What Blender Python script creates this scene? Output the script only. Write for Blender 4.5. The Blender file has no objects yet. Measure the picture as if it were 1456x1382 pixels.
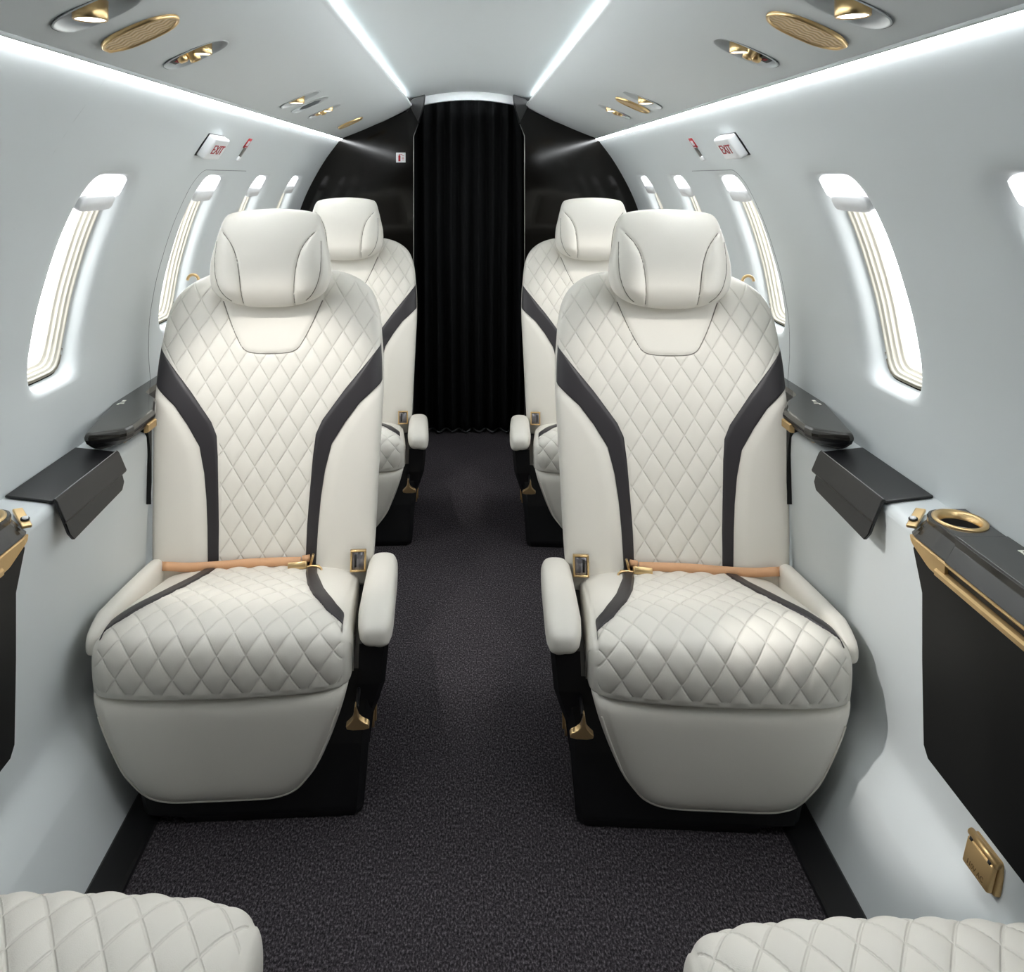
import bpy, bmesh, math
import numpy as np
from mathutils import Vector, Matrix

C = bpy.context.scene.collection
PI = math.pi

# ------------------------------------------------------------------ helpers
def link(name, me, mat=None, parent=None, smooth=True):
    if mat is not None:
        for m in (mat if isinstance(mat, (list, tuple)) else [mat]):
            me.materials.append(m)
    if smooth:
        me.shade_smooth()
    me.name = name
    o = bpy.data.objects.new(name, me)
    C.objects.link(o)
    if parent is not None:
        o.parent = parent
    return o

def mesh_vf(v, f):
    me = bpy.data.meshes.new('m')
    me.from_pydata([tuple(map(float, p)) for p in v], [], f)
    me.update()
    return me

def grid_faces(R, N, closed=True, off=0, flip=False):
    f = []
    M = N if closed else N - 1
    for r in range(R - 1):
        a = off + r * N
        b = a + N
        for i in range(M):
            j = (i + 1) % N
            q = (a + i, a + j, b + j, b + i)
            f.append(q[::-1] if flip else q)
    return f

def loft(rings, closed=True, cap=(True, True), flip=False):
    rings = np.asarray(rings, float)
    R, N, _ = rings.shape
    f = grid_faces(R, N, closed, 0, flip)
    if cap[0]: f.append(tuple(range(N)) if flip else tuple(range(N))[::-1])
    if cap[1]:
        t = tuple((R - 1) * N + i for i in range(N))
        f.append(t[::-1] if flip else t)
    me = mesh_vf(rings.reshape(-1, 3), f)
    fix_normals(me)
    return me

def fix_normals(me):
    bm = bmesh.new(); bm.from_mesh(me)
    bmesh.ops.recalc_face_normals(bm, faces=bm.faces)
    bm.to_mesh(me); bm.free()

def bm_mesh(bm):
    me = bpy.data.meshes.new('m'); bm.to_mesh(me); bm.free(); me.update(); return me

def add_box(bm, c, s, bev=0.0, seg=3, rot=None):
    r = bmesh.ops.create_cube(bm, size=1.0)
    vs = r['verts']
    bmesh.ops.scale(bm, vec=Vector(s), verts=vs)
    if bev > 0:
        es = list({e for v in vs for e in v.link_edges})
        rr = bmesh.ops.bevel(bm, geom=es, offset=bev, segments=seg, profile=0.5, affect='EDGES')
        vs = list({v for f in rr['faces'] for v in f.verts} | {v for v in vs if v.is_valid})
    if rot is not None:
        bmesh.ops.transform(bm, matrix=rot.to_4x4(), verts=vs)
    bmesh.ops.translate(bm, vec=Vector(c), verts=vs)
    return vs

def box(c, s, bev=0.0, seg=3, rot=None):
    bm = bmesh.new(); add_box(bm, c, s, bev, seg, rot); return bm_mesh(bm)

def add_cyl(bm, p0, p1, r0, r1=None, n=32):
    p0, p1 = Vector(p0), Vector(p1)
    d = p1 - p0
    r = bmesh.ops.create_cone(bm, cap_ends=True, segments=n, radius1=r0, radius2=r0 if r1 is None else r1, depth=d.length)
    q = Vector((0, 0, 1)).rotation_difference(d.normalized())
    bmesh.ops.transform(bm, matrix=Matrix.Translation((p0 + p1) / 2) @ q.to_matrix().to_4x4(), verts=r['verts'])
    return r['verts']

def lathe(profile, n=48, M=None):
    """profile: list of (radius, height); axis local z; M 4x4"""
    rings = []
    for r, h in profile:
        rings.append([(r * math.cos(2 * PI * i / n), r * math.sin(2 * PI * i / n), h) for i in range(n)])
    me = loft(rings)
    if M is not None: me.transform(M)
    return me

def prism(poly, y0, y1, axis='y', bev=0.0, seg=2):
    """extrude polygon (a,b) between y0,y1 ; axis y: a=x,b=z ; axis x: a=y,b=z ; axis z: a=x,b=y"""
    bm = bmesh.new()
    def P(a, b, t):
        return {'y': (a, t, b), 'x': (t, a, b), 'z': (a, b, t)}[axis]
    n = len(poly)
    v0 = [bm.verts.new(P(a, b, y0)) for a, b in poly]
    v1 = [bm.verts.new(P(a, b, y1)) for a, b in poly]
    bm.faces.new(v0); bm.faces.new(v1[::-1])
    for i in range(n):
        j = (i + 1) % n
        bm.faces.new((v0[i], v1[i], v1[j], v0[j]))
    bmesh.ops.recalc_face_normals(bm, faces=bm.faces)
    if bev > 0:
        bmesh.ops.bevel(bm, geom=list(bm.edges), offset=bev, segments=seg, profile=0.5, affect='EDGES')
    return bm_mesh(bm)

def tube(path, r, n=10, closed=False):
    P = np.asarray(path, float)
    T = np.gradient(P, axis=0)
    if closed:
        T = np.roll(P, -1, 0) - np.roll(P, 1, 0)
    T /= np.linalg.norm(T, axis=1)[:, None]
    rings = []
    up = np.array([0, 0, 1.0])
    if abs(T[0] @ up) > 0.9: up = np.array([1.0, 0, 0])
    for p, t in zip(P, T):
        a = np.cross(t, up); a /= np.linalg.norm(a)
        b = np.cross(a, t)
        up = b
        rings.append([p + r * (math.cos(2 * PI * i / n) * a + math.sin(2 * PI * i / n) * b) for i in range(n)])
    if closed: rings.append(rings[0])
    return loft(rings, cap=(not closed, not closed))

def text_mesh(s, size, depth, M, sx=1.0):
    cu = bpy.data.curves.new('t', 'FONT'); cu.body = s; cu.size = size; cu.extrude = depth
    cu.align_x = 'CENTER'; cu.align_y = 'CENTER'
    o = bpy.data.objects.new('t', cu); C.objects.link(o)
    bpy.context.view_layer.update()
    me = bpy.data.meshes.new_from_object(o.evaluated_get(bpy.context.evaluated_depsgraph_get()))
    bpy.data.objects.remove(o)
    me.transform(Matrix.Diagonal((sx, 1, 1, 1)))
    me.transform(M)
    return me

def empty(name, loc=(0, 0, 0), rz=0.0):
    o = bpy.data.objects.new(name, None); C.objects.link(o)
    o.location = loc; o.rotation_euler = (0, 0, rz); o.empty_display_size = 0.05
    return o

def tag(o, label, cat, group=None):
    o['label'] = label; o['category'] = cat
    if group: o['group'] = group
    return o

def struct(o):
    o['kind'] = 'structure'; return o

def copy_tree(o, parent=None):
    c = o.copy(); C.objects.link(c)
    if parent is not None: c.parent = parent
    for ch in list(o.children): copy_tree(ch, c)
    return c

def interp(x, xs, ys): return np.interp(x, xs, ys)

def smooth_interp(x, xs, ys):
    """monotone cubic through the table"""
    xs = np.asarray(xs, float); ys = np.asarray(ys, float); x = np.clip(np.asarray(x, float), xs[0], xs[-1])
    h = np.diff(xs); d = np.diff(ys) / h
    m = np.zeros_like(xs); m[0] = d[0]; m[-1] = d[-1]
    for i in range(1, len(xs) - 1):
        if d[i - 1] * d[i] <= 0: m[i] = 0
        else:
            w1 = 2 * h[i] + h[i - 1]; w2 = h[i] + 2 * h[i - 1]
            m[i] = (w1 + w2) / (w1 / d[i - 1] + w2 / d[i])
    k = np.clip(np.searchsorted(xs, x, side='right') - 1, 0, len(h) - 1)
    t = (x - xs[k]) / h[k]
    return ((2 * t**3 - 3 * t**2 + 1) * ys[k] + (t**3 - 2 * t**2 + t) * h[k] * m[k]
            + (-2 * t**3 + 3 * t**2) * ys[k + 1] + (t**3 - t**2) * h[k] * m[k + 1])

def dist_poly(px, pz, pts):
    d = np.full(px.shape, 9.0)
    for (ax, az), (bx, bz) in zip(pts[:-1], pts[1:]):
        vx, vz = bx - ax, bz - az
        L = vx * vx + vz * vz + 1e-12
        t = np.clip(((px - ax) * vx + (pz - az) * vz) / L, 0, 1)
        d = np.minimum(d, np.hypot(px - ax - t * vx, pz - az - t * vz))
    return d

def sstep(a, b, x):
    t = np.clip((x - a) / (b - a), 0, 1); return t * t * (3 - 2 * t)

def chaikin(pts, it=2):
    P = np.asarray(pts, float)
    for _ in range(it):
        Q = [P[0]]
        for a, b in zip(P[:-1], P[1:]):
            Q += [0.75 * a + 0.25 * b, 0.25 * a + 0.75 * b]
        Q.append(P[-1]); P = np.array(Q)
    return P

# ------------------------------------------------------------------ materials
def srgb(r, g, b):
    f = lambda c: (c / 255) / 12.92 if c <= 10 else ((c / 255 + 0.055) / 1.055) ** 2.4
    return (f(r), f(g), f(b), 1)

def mat(name, col, rough=0.5, metal=0.0, var=0.0, vscale=8.0, bump=0.0, bscale=300.0, coat=0.0, spec=0.5, stretch=None):
    m = bpy.data.materials.new(name); m.use_nodes = True
    nt = m.node_tree; b = nt.nodes['Principled BSDF']
    b.inputs['Roughness'].default_value = rough
    b.inputs['Metallic'].default_value = metal
    b.inputs['Base Color'].default_value = col
    b.inputs['Specular IOR Level'].default_value = spec
    if coat:
        b.inputs['Coat Weight'].default_value = coat; b.inputs['Coat Roughness'].default_value = 0.04
    tc = nt.nodes.new('ShaderNodeTexCoord')
    src = tc.outputs['Object']
    if stretch:
        mp = nt.nodes.new('ShaderNodeMapping'); mp.inputs['Scale'].default_value = stretch
        nt.links.new(src, mp.inputs['Vector']); src = mp.outputs['Vector']
    if var:
        n = nt.nodes.new('ShaderNodeTexNoise'); n.inputs['Scale'].default_value = vscale; n.inputs['Detail'].default_value = 4
        r = nt.nodes.new('ShaderNodeMixRGB')
        r.inputs['Color1'].default_value = tuple(c * (1 - var) for c in col[:3]) + (1,)
        r.inputs['Color2'].default_value = tuple(min(1, c * (1 + var)) for c in col[:3]) + (1,)
        nt.links.new(src, n.inputs['Vector']); nt.links.new(n.outputs['Fac'], r.inputs['Fac'])
        nt.links.new(r.outputs['Color'], b.inputs['Base Color'])
    if bump:
        n2 = nt.nodes.new('ShaderNodeTexNoise'); n2.inputs['Scale'].default_value = bscale; n2.inputs['Detail'].default_value = 3
        bp = nt.nodes.new('ShaderNodeBump'); bp.inputs['Strength'].default_value = bump; bp.inputs['Distance'].default_value = 0.002
        nt.links.new(src, n2.inputs['Vector']); nt.links.new(n2.outputs['Fac'], bp.inputs['Height'])
        nt.links.new(bp.outputs['Normal'], b.inputs['Normal'])
    return m

def emis(name, col, s):
    m = bpy.data.materials.new(name); m.use_nodes = True
    nt = m.node_tree; nt.nodes.clear()
    e = nt.nodes.new('ShaderNodeEmission'); e.inputs['Color'].default_value = col; e.inputs['Strength'].default_value = s
    o = nt.nodes.new('ShaderNodeOutputMaterial'); nt.links.new(e.outputs[0], o.inputs['Surface'])
    return m

M_wall = mat('wall_paint', srgb(209, 214, 215), 0.55, var=0.015, vscale=3, bump=0.04, bscale=700)
M_ceil = mat('ceiling_panel', srgb(203, 207, 207), 0.5, var=0.015, vscale=3, bump=0.03, bscale=700)
M_leather = mat('cream_leather', srgb(219, 215, 206), 0.42, var=0.02, vscale=12, bump=0.12, bscale=900, spec=0.4)
def quilted(name):
    m = mat(name, srgb(219, 215, 206), 0.42, var=0.02, vscale=12, bump=0.12, bscale=900, spec=0.4)
    nt = m.node_tree; b = nt.nodes['Principled BSDF']; L = nt.links
    at = nt.nodes.new('ShaderNodeAttribute'); at.attribute_name = 'quilt'
    sp = nt.nodes.new('ShaderNodeSeparateXYZ'); L.new(at.outputs['Vector'], sp.inputs[0])
    def mth(op, a, b_=None):
        n = nt.nodes.new('ShaderNodeMath'); n.operation = op
        for i, v in enumerate((a, b_)):
            if v is None: continue
            if isinstance(v, (int, float)): n.inputs[i].default_value = v
            else: L.new(v, n.inputs[i])
        return n.outputs[0]
    d = mth('MINIMUM', mth('PINGPONG', sp.outputs[0], .5), mth('PINGPONG', sp.outputs[1], .5))
    mr = nt.nodes.new('ShaderNodeMapRange'); mr.interpolation_type = 'SMOOTHSTEP'
    mr.inputs['From Min'].default_value = .012; mr.inputs['From Max'].default_value = .062
    mr.inputs['To Min'].default_value = 0; mr.inputs['To Max'].default_value = 1
    L.new(d, mr.inputs['Value'])
    inv = mth('SUBTRACT', 1.0, mr.outputs[0])
    g = mth('MULTIPLY', inv, mth('GREATER_THAN', sp.outputs[2], .98))
    bp2 = nt.nodes.new('ShaderNodeBump'); bp2.invert = True; bp2.inputs['Strength'].default_value = .62; bp2.inputs['Distance'].default_value = .0018
    L.new(g, bp2.inputs['Height'])
    old = b.inputs['Normal'].links[0].from_socket
    L.new(old, bp2.inputs['Normal']); L.new(bp2.outputs[0], b.inputs['Normal'])
    col = b.inputs['Base Color'].links[0].from_socket
    mx = nt.nodes.new('ShaderNodeMixRGB'); mx.inputs['Color2'].default_value = srgb(186, 181, 170)
    L.new(col, mx.inputs['Color1']); L.new(mth('MULTIPLY', g, .18), mx.inputs['Fac']); L.new(mx.outputs[0], b.inputs['Base Color'])
    return m
M_quilt = quilted('cream_quilted_leather')
M_seam = mat('cream_seam', srgb(190, 185, 174), 0.5, var=0.02)
M_band = mat('charcoal_leather', srgb(42, 39, 42), 0.45, var=0.05, vscale=20, bump=0.1, bscale=900)
M_pad = mat('black_leather', srgb(11, 11, 13), 0.36, var=0.06, vscale=20, bump=0.15, bscale=900)
M_stitch = mat('grey_stitching', srgb(140, 140, 140), 0.6, var=0.05)
M_black = mat('black_satin_plastic', srgb(13, 13, 15), 0.4, var=0.05, vscale=15)
M_panel = mat('black_soft_panel', srgb(8, 8, 8), 0.55, var=0.05, vscale=10, spec=.3)
M_gold = mat('champagne_gold', srgb(224, 192, 140), 0.28, metal=.9, var=0.03, vscale=30)
M_goldsatin = mat('satin_gold', srgb(206, 174, 124), 0.4, metal=0.75, var=0.03, vscale=30)
M_tan = mat('tan_webbing', srgb(206, 158, 118), 0.6, var=0.06, vscale=60, bump=0.2, bscale=1200)
M_white = mat('white_plastic', srgb(232, 233, 234), 0.4, var=0.01)
M_frame = mat('ivory_window_frame', srgb(200, 196, 184), 0.45, var=0.02, vscale=20)
M_greyplastic = mat('pale_grey_plastic', srgb(198, 198, 200), 0.4, var=0.02)
M_red = mat('red_print', srgb(176, 28, 38), 0.5, var=0.03)
M_dark = mat('dark_recess', srgb(10, 10, 11), 0.5, var=0.05)
M_curtain = mat('black_curtain_cloth', srgb(17, 18, 19), 0.85, var=0.15, vscale=30, bump=0.2, bscale=500, spec=0.15)
M_fringe = mat('grey_hem', srgb(60, 60, 62), 0.8, var=0.1)
M_line = mat('seam_line', srgb(105, 110, 112), 0.6, var=0.02)
M_glassgrey = mat('receiver_face', srgb(130, 128, 132), 0.2, metal=0.6, var=0.03)
M_mark = mat('white_marking', srgb(235, 235, 225), 0.5, var=0.02)
M_yellow = mat('yellow_marking', srgb(215, 190, 60), 0.5, var=0.02)
M_chrome = mat('dark_chrome_edge', srgb(150, 148, 145), 0.3, metal=1.0, var=0.02)
M_gap_shade = mat('window_seal', srgb(140, 134, 120), 0.7, var=0.03)  # shade in the gap round the window frame, as a colour
M_seamdark = mat('stitch_groove', srgb(120, 116, 108), 0.7, var=0.02)

def wood_gloss(name, c1, c2, rough):
    m = bpy.data.materials.new(name); m.use_nodes = True
    nt = m.node_tree; b = nt.nodes['Principled BSDF']
    tc = nt.nodes.new('ShaderNodeTexCoord'); mp = nt.nodes.new('ShaderNodeMapping')
    mp.inputs['Scale'].default_value = (260, 6, 260) if 'veneer' in name else (120, 120, 5)
    n = nt.nodes.new('ShaderNodeTexNoise'); n.inputs['Scale'].default_value = 1.0; n.inputs['Detail'].default_value = 6
    r = nt.nodes.new('ShaderNodeMixRGB'); r.inputs['Color1'].default_value = c1; r.inputs['Color2'].default_value = c2
    nt.links.new(tc.outputs['Object'], mp.inputs['Vector']); nt.links.new(mp.outputs['Vector'], n.inputs['Vector'])
    nt.links.new(n.outputs['Fac'], r.inputs['Fac']); nt.links.new(r.outputs['Color'], b.inputs['Base Color'])
    b.inputs['Roughness'].default_value = rough
    b.inputs['Coat Weight'].default_value = 0.4; b.inputs['Coat Roughness'].default_value = 0.05
    return m
M_veneer = wood_gloss('dark_veneer', srgb(20, 19, 17), srgb(47, 45, 40), 0.24)
M_bulk = wood_gloss('dark_bulkhead_wood', srgb(9, 8, 7), srgb(17, 15, 12), 0.09)
M_bulk.node_tree.nodes['Principled BSDF'].inputs['Coat Weight'].default_value = 0.0
M_bulk.node_tree.nodes['Principled BSDF'].inputs['Specular IOR Level'].default_value = 0.28

def carpet():
    m = bpy.data.materials.new('charcoal_carpet'); m.use_nodes = True
    nt = m.node_tree; b = nt.nodes['Principled BSDF']
    tc = nt.nodes.new('ShaderNodeTexCoord')
    mp = nt.nodes.new('ShaderNodeMapping'); mp.inputs['Scale'].default_value = (1.0, 0.55, 1.0)
    v = nt.nodes.new('ShaderNodeTexNoise'); v.inputs['Scale'].default_value = 330; v.inputs['Detail'].default_value = 3; v.inputs['Roughness'].default_value = 0.7
    ramp = nt.nodes.new('ShaderNodeValToRGB')
    ramp.color_ramp.elements[0].position = 0.36; ramp.color_ramp.elements[0].color = srgb(20, 18, 20)
    ramp.color_ramp.elements[1].position = 0.72; ramp.color_ramp.elements[1].color = srgb(122, 116, 121)
    e = ramp.color_ramp.elements.new(0.52); e.color = srgb(60, 56, 60)
    bp = nt.nodes.new('ShaderNodeBump'); bp.inputs['Strength'].default_value = 0.9; bp.inputs['Distance'].default_value = 0.004
    nt.links.new(tc.outputs['Object'], mp.inputs['Vector']); nt.links.new(mp.outputs['Vector'], v.inputs['Vector'])
    nt.links.new(v.outputs['Fac'], ramp.inputs['Fac']); nt.links.new(ramp.outputs['Color'], b.inputs['Base Color'])
    nt.links.new(v.outputs['Fac'], bp.inputs['Height']); nt.links.new(bp.outputs['Normal'], b.inputs['Normal'])
    b.inputs['Roughness'].default_value = 0.9; b.inputs['Specular IOR Level'].default_value = 0.15
    return m
M_carpet = carpet()

def wavy_gold():
    m = bpy.data.materials.new('gold_wave_grille'); m.use_nodes = True
    nt = m.node_tree; b = nt.nodes['Principled BSDF']
    tc = nt.nodes.new('ShaderNodeTexCoord'); sep = nt.nodes.new('ShaderNodeSeparateXYZ')
    nt.links.new(tc.outputs['Object'], sep.inputs[0])
    def math_(op, a, bval):
        n = nt.nodes.new('ShaderNodeMath'); n.operation = op
        for i, s in enumerate((a, bval)):
            if s is None: continue
            if isinstance(s, (int, float)): n.inputs[i].default_value = s
            else: nt.links.new(s, n.inputs[i])
        return n.outputs[0]
    tri = math_('PINGPONG', sep.outputs['X'], 0.011)
    ph = math_('ADD', sep.outputs['Y'], math_('MULTIPLY', tri, 0.55))
    fr = math_('SINE', math_('MULTIPLY', ph, 2 * PI / 0.0105), None)
    mr = nt.nodes.new('ShaderNodeMapRange'); mr.inputs['From Min'].default_value = -1
    nt.links.new(fr, mr.inputs['Value'])
    mix = nt.nodes.new('ShaderNodeMixRGB')
    mix.inputs['Color1'].default_value = srgb(188, 160, 118); mix.inputs['Color2'].default_value = srgb(222, 194, 150)
    nt.links.new(mr.outputs[0], mix.inputs['Fac']); nt.links.new(mix.outputs[0], b.inputs['Base Color'])
    bp = nt.nodes.new('ShaderNodeBump'); bp.inputs['Strength'].default_value = 0.6; bp.inputs['Distance'].default_value = 0.002
    nt.links.new(mr.outputs[0], bp.inputs['Height']); nt.links.new(bp.outputs['Normal'], b.inputs['Normal'])
    b.inputs['Metallic'].default_value = 0.3; b.inputs['Roughness'].default_value = 0.45
    return m
M_grille = wavy_gold()

E_PANE, E_SIDE, E_COVE, E_LENS, E_SHADE = 2.2, 6.8, 16.0, 2.0, .33
M_pane = emis('daylit_window_pane', (0.96, 0.98, 1.0, 1), E_PANE)
M_shade = emis('daylit_window_shade', (0.97, 0.98, 1.0, 1), E_SHADE)
M_strip = emis('led_strip', (0.95, 0.98, 1.0, 1), E_SIDE)
M_cove = emis('cove_led', (0.93, 0.97, 1.0, 1), E_COVE)
M_lens = emis('lamp_lens', (1.0, 0.96, 0.9, 1), E_LENS)

# ------------------------------------------------------------------ cabin shell
Y0, Y1 = -0.22, 3.45
WZ = [.595, .65, .70, .756, .85, .95, 1.006, 1.06, 1.12, 1.20, 1.2755]
WX = [.762, .768, .771, .770, .757, .731, .712, .689, .658, .610, .5534]
def wall_x(z): return smooth_interp(z, WZ, WX)
def wall_n(z):
    """unit normal pointing out of the cabin, for the +x side (nx, nz)"""
    d = (wall_x(np.asarray(z) + .004) - wall_x(np.asarray(z) - .004)) / .008
    L = np.sqrt(1 + d * d)
    return 1 / L, -d / L

def super_r(th, a, b, n):
    return 1.0 / ((np.abs(np.cos(th)) / a) ** n + (np.abs(np.sin(th)) / b) ** n) ** (1.0 / n)

def holes_mesh(cells, w0, w1, surf, rings, n_sup=6, N=120, blend=7):
    """cells: (ya, yb, yc, wc, a, b) hole or (ya, yb) plain.  surf(y, w, depth) -> xyz arrays
    rings: (offset_y, offset_w, depth) from the outermost lip ring inward"""
    V, F = [], []
    for c in cells:
        if len(c) == 2:
            ny = max(2, int((c[1] - c[0]) / .05) + 1); nw = 30
            yy, ww = np.meshgrid(np.linspace(c[0], c[1], ny), np.linspace(w0, w1, nw), indexing='ij')
            P = surf(yy.ravel(), ww.ravel(), np.zeros(yy.size))
            off = len(V); V += list(P); F += grid_faces(ny, nw, False, off)
            continue
        ya, yb, yc, wc, a, b = c
        th = list(np.linspace(0, 2 * PI, N, endpoint=False))
        for cy, cw in ((ya, w0), (ya, w1), (yb, w0), (yb, w1)):
            th.append(math.atan2(cw - wc, cy - yc) % (2 * PI))
        th = np.array(sorted(th)); n = len(th)
        ct, st = np.cos(th), np.sin(th)
        with np.errstate(divide='ignore'):
            ky = np.where(ct > 0, (yb - yc) / np.where(ct == 0, 1e-9, ct), (ya - yc) / np.where(ct == 0, 1e-9, ct))
            kw = np.where(st > 0, (w1 - wc) / np.where(st == 0, 1e-9, st), (w0 - wc) / np.where(st == 0, 1e-9, st))
        k = np.minimum(np.abs(ky), np.abs(kw))
        rect = np.stack([yc + k * ct, wc + k * st])
        allr = []
        e0 = rings[0]
        r = super_r(th, a + e0[0], b + e0[1], n_sup)
        lip = np.stack([yc + r * ct, wc + r * st])
        for t in np.linspace(0, 1, blend)[:-1]:
            q = rect * (1 - t) + lip * t
            allr.append(surf(q[0], q[1], np.zeros(n)))
        for ey, ew, d in rings:
            r = super_r(th, a + ey, b + ew, n_sup)
            allr.append(surf(yc + r * ct, wc + r * st, np.full(n, d)))
        off = len(V)
        for R in allr: V += list(R)
        F += grid_faces(len(allr), n, True, off)
    me = mesh_vf(V, F)
    return me

def wall_surf(side):
    def s(y, z, d):
        x = wall_x(z); nx, nz = wall_n(z)
        return np.stack([side * (x + nx * d), y, z + nz * d], 1)
    return s

WIN_A, WIN_ZC, WIN_B = .091, .926, .194
RINGS = [(.042, .012, 0), (.030, .009, .0008), (.018, .006, .003), (.009, .003, .0065), (.002, .001, .012), (-.003, -.001, .018), (-.008, -.003, .025), (-.012, -.005, .031), (-.014, -.006, .033)]
WINY = {-1: [1.515, 2.115, 2.60, 3.11], 1: [.935, 1.48, 2.08, 2.585, 3.09]}

def profile_strip(prof, y0, y1, side, n=2):
    P = np.asarray(prof, float)
    ys = np.linspace(y0, y1, n)
    rings = [[(side * x, y, z) for x, z in P] for y in ys]
    me = loft(rings, closed=False, cap=(False, False))
    return me

def lower_wall(prof, side):
    # beside the seats the lower wall steps back into a shallow niche
    P = np.asarray(prof, float); rings = []
    for y, k in ((Y0, 0), (1.0, 0), (1.735, 0), (1.742, .12), (1.752, .5), (1.762, .88), (1.770, 1), (2.4, 1), (Y1 + .03, 1)):
        dx = .052 * k * sstep(.12, .25, P[:, 1]) * sstep(.7635, .70, P[:, 0])
        rings.append(np.stack([side * (P[:, 0] + dx), np.full(len(P), y), P[:, 1]], 1))
    return loft(rings, closed=False, cap=(False, False))

LOWER = [(.5935, -.002), (.6385, .115), (.646, .128), (.662, .150), (.684, .176), (.692, .20), (.694, .26), (.692, .36), (.686, .48), (.681, .545), (.680, .572)]
win_no = 0
for side, nm in ((-1, 'left'), (1, 'right')):
    ys = WINY[side]
    st = .62 if side > 0 else 1.24
    cells = [(Y0, st)]
    prev = st
    for i, yc in enumerate(ys):
        nxt = (ys[i] + ys[i + 1]) / 2 if i + 1 < len(ys) else yc + .2
        cells.append((prev, nxt, yc, WIN_ZC, WIN_A, WIN_B)); prev = nxt
    cells.append((prev, Y1 + .03))
    up = holes_mesh(cells, .595, 1.2755, wall_surf(side), RINGS)
    low = np.array(list(chaikin(LOWER, 2)) + [(.683, .582), (.690, .5865), (.70, .588), (.7635, .5955)])
    lo = lower_wall(low, side)
    bm = bmesh.new(); bm.from_mesh(up); bm.from_mesh(lo)
    for f in bm.faces:
        c = f.calc_center_median()
        if f.normal.dot(Vector((-c.x, 0, .9 - c.z))) < 0: f.normal_flip()
    struct(link('wall_' + nm, bm_mesh(bm), M_wall))
    # windows
    S = wall_surf(side)
    for yc in ys:
        win_no += 1
        w = struct(empty('window_%d' % win_no, (side * .77, yc, WIN_ZC)))
        off = Vector((-side * .77, -yc, -WIN_ZC))
        th = np.linspace(0, 2 * PI, 100, endpoint=False); ct, st = np.cos(th), np.sin(th)
        def ring(e, d, n=6):
            r = super_r(th, WIN_A + e, WIN_B + e * .8, n)
            return S(yc + r * ct, WIN_ZC + r * st, np.full(len(th), d))
        fr = [ring(e, d) for e, d in ((-.0160, .0372), (-.0162, .0318), (-.0176, .0308), (-.0186, .0350), (-.0196, .0375), (-.0240, .0380), (-.0252, .0392), (-.0260, .0440), (-.0300, .0450), (-.0312, .0465), (-.0318, .0520), (-.0362, .0528), (-.0378, .0545), (-.0385, .072))]
        me = loft(fr, cap=(False, False)); me.transform(Matrix.Translation(off))
        link('frame', me, M_frame, w)
        me = loft([ring(-.0115, .0312), ring(-.0165, .0375), ring(-.0190, .0378)], cap=(False, False)); me.transform(Matrix.Translation(off))
        link('seal', me, M_gap_shade, w)  # ring coloured dark for the shadow line between frame and recess
        rr = [ring(e, d) for e, d in ((-.037, .066), (-.05, .066), (-.08, .066))]
        me = loft(rr, cap=(False, True)); me.transform(Matrix.Translation(off))
        link('pane', me, M_pane, w)
        # backlit shade cassette across the top of the recess
        def patch(ya, yb, za, zb, d0, d1, corner, nY=24, nZ=12):
            front, back = [], []
            th2 = np.linspace(0, 2 * PI, 64, endpoint=False)
            r = super_r(th2, (yb - ya) / 2, (zb - za) / 2, corner)
            y = (ya + yb) / 2 + r * np.cos(th2); z = (za + zb) / 2 + r * np.sin(th2)
            y1 = (ya + yb) / 2 + .93 * r * np.cos(th2); z1 = (za + zb) / 2 + .90 * r * np.sin(th2)
            rings_ = [S(y1, z1, np.full(64, d0)), S(y, z, np.full(64, d0 + .003)), S(y, z, np.full(64, d1))]
            me_ = loft(rings_); me_.transform(Matrix.Translation(off)); return me_
        link('shade', patch(yc - .083, yc + .083, 1.074, 1.1165, .0105, .028, 7), M_shade, w)
        link('shade_handle', patch(yc - .084, yc + .050, 1.056, 1.083, .002, .034, 6), M_white, w)

# LED strips at the wall / ceiling joint
for side, nm in ((-1, 'left'), (1, 'right')):
    prof = [(.5548, 1.2758), (.5388, 1.2824), (.5420, 1.2880), (.5580, 1.2814)]
    rings = [[(side * x, y, z) for x, z in prof] for y in np.linspace(.30, Y1 - .005, 2)]
    o = link('light_strip', loft(rings), M_strip, None, False)
    tag(o, 'long white light strip along the top of the %s wall' % nm, 'light strip', 'light strips between wall and ceiling')

# ceiling: sloped side panels with fixture recesses, arched centre
PA, PB = (.5375, 1.2885), (.252, 1.4185)      # outer, inner edge of the side panel
PL = math.hypot(PA[0] - PB[0], PA[1] - PB[1])
pdx, pdz = (PB[0] - PA[0]) / PL, (PB[1] - PA[1]) / PL
pn = (-pdz * -1, pdx * -1)                   # (nx, nz) out of the cabin (+x side)
if pn[1] < 0: pn = (-pn[0], -pn[1])
def panel_surf(side):
    def s(y, w, d):
        # slight crown: bends down at the outer and inner edge
        x = PA[0] + pdx * w + pn[0] * d; z = PA[1] + pdz * w + pn[1] * d
        cr = .006 * (1 - (2 * w / PL - 1) ** 2)
        return np.stack([side * (x - pn[0] * cr), y, z - pn[1] * cr], 1)
    return s
def panel_frame(side, y, w):
    """matrix: local x = towards the aisle along the panel, y = aft, z = into the cabin"""
    s = panel_surf(side)(np.array([y]), np.array([w]), np.array([0.0]))[0]
    ax = Vector((side * pdx, 0, pdz)); az = Vector((-side * pn[0], 0, -pn[1])); ay = az.cross(ax)
    M = Matrix((ax, ay, az)).transposed().to_4x4(); M.translation = Vector(s); return M

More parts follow.
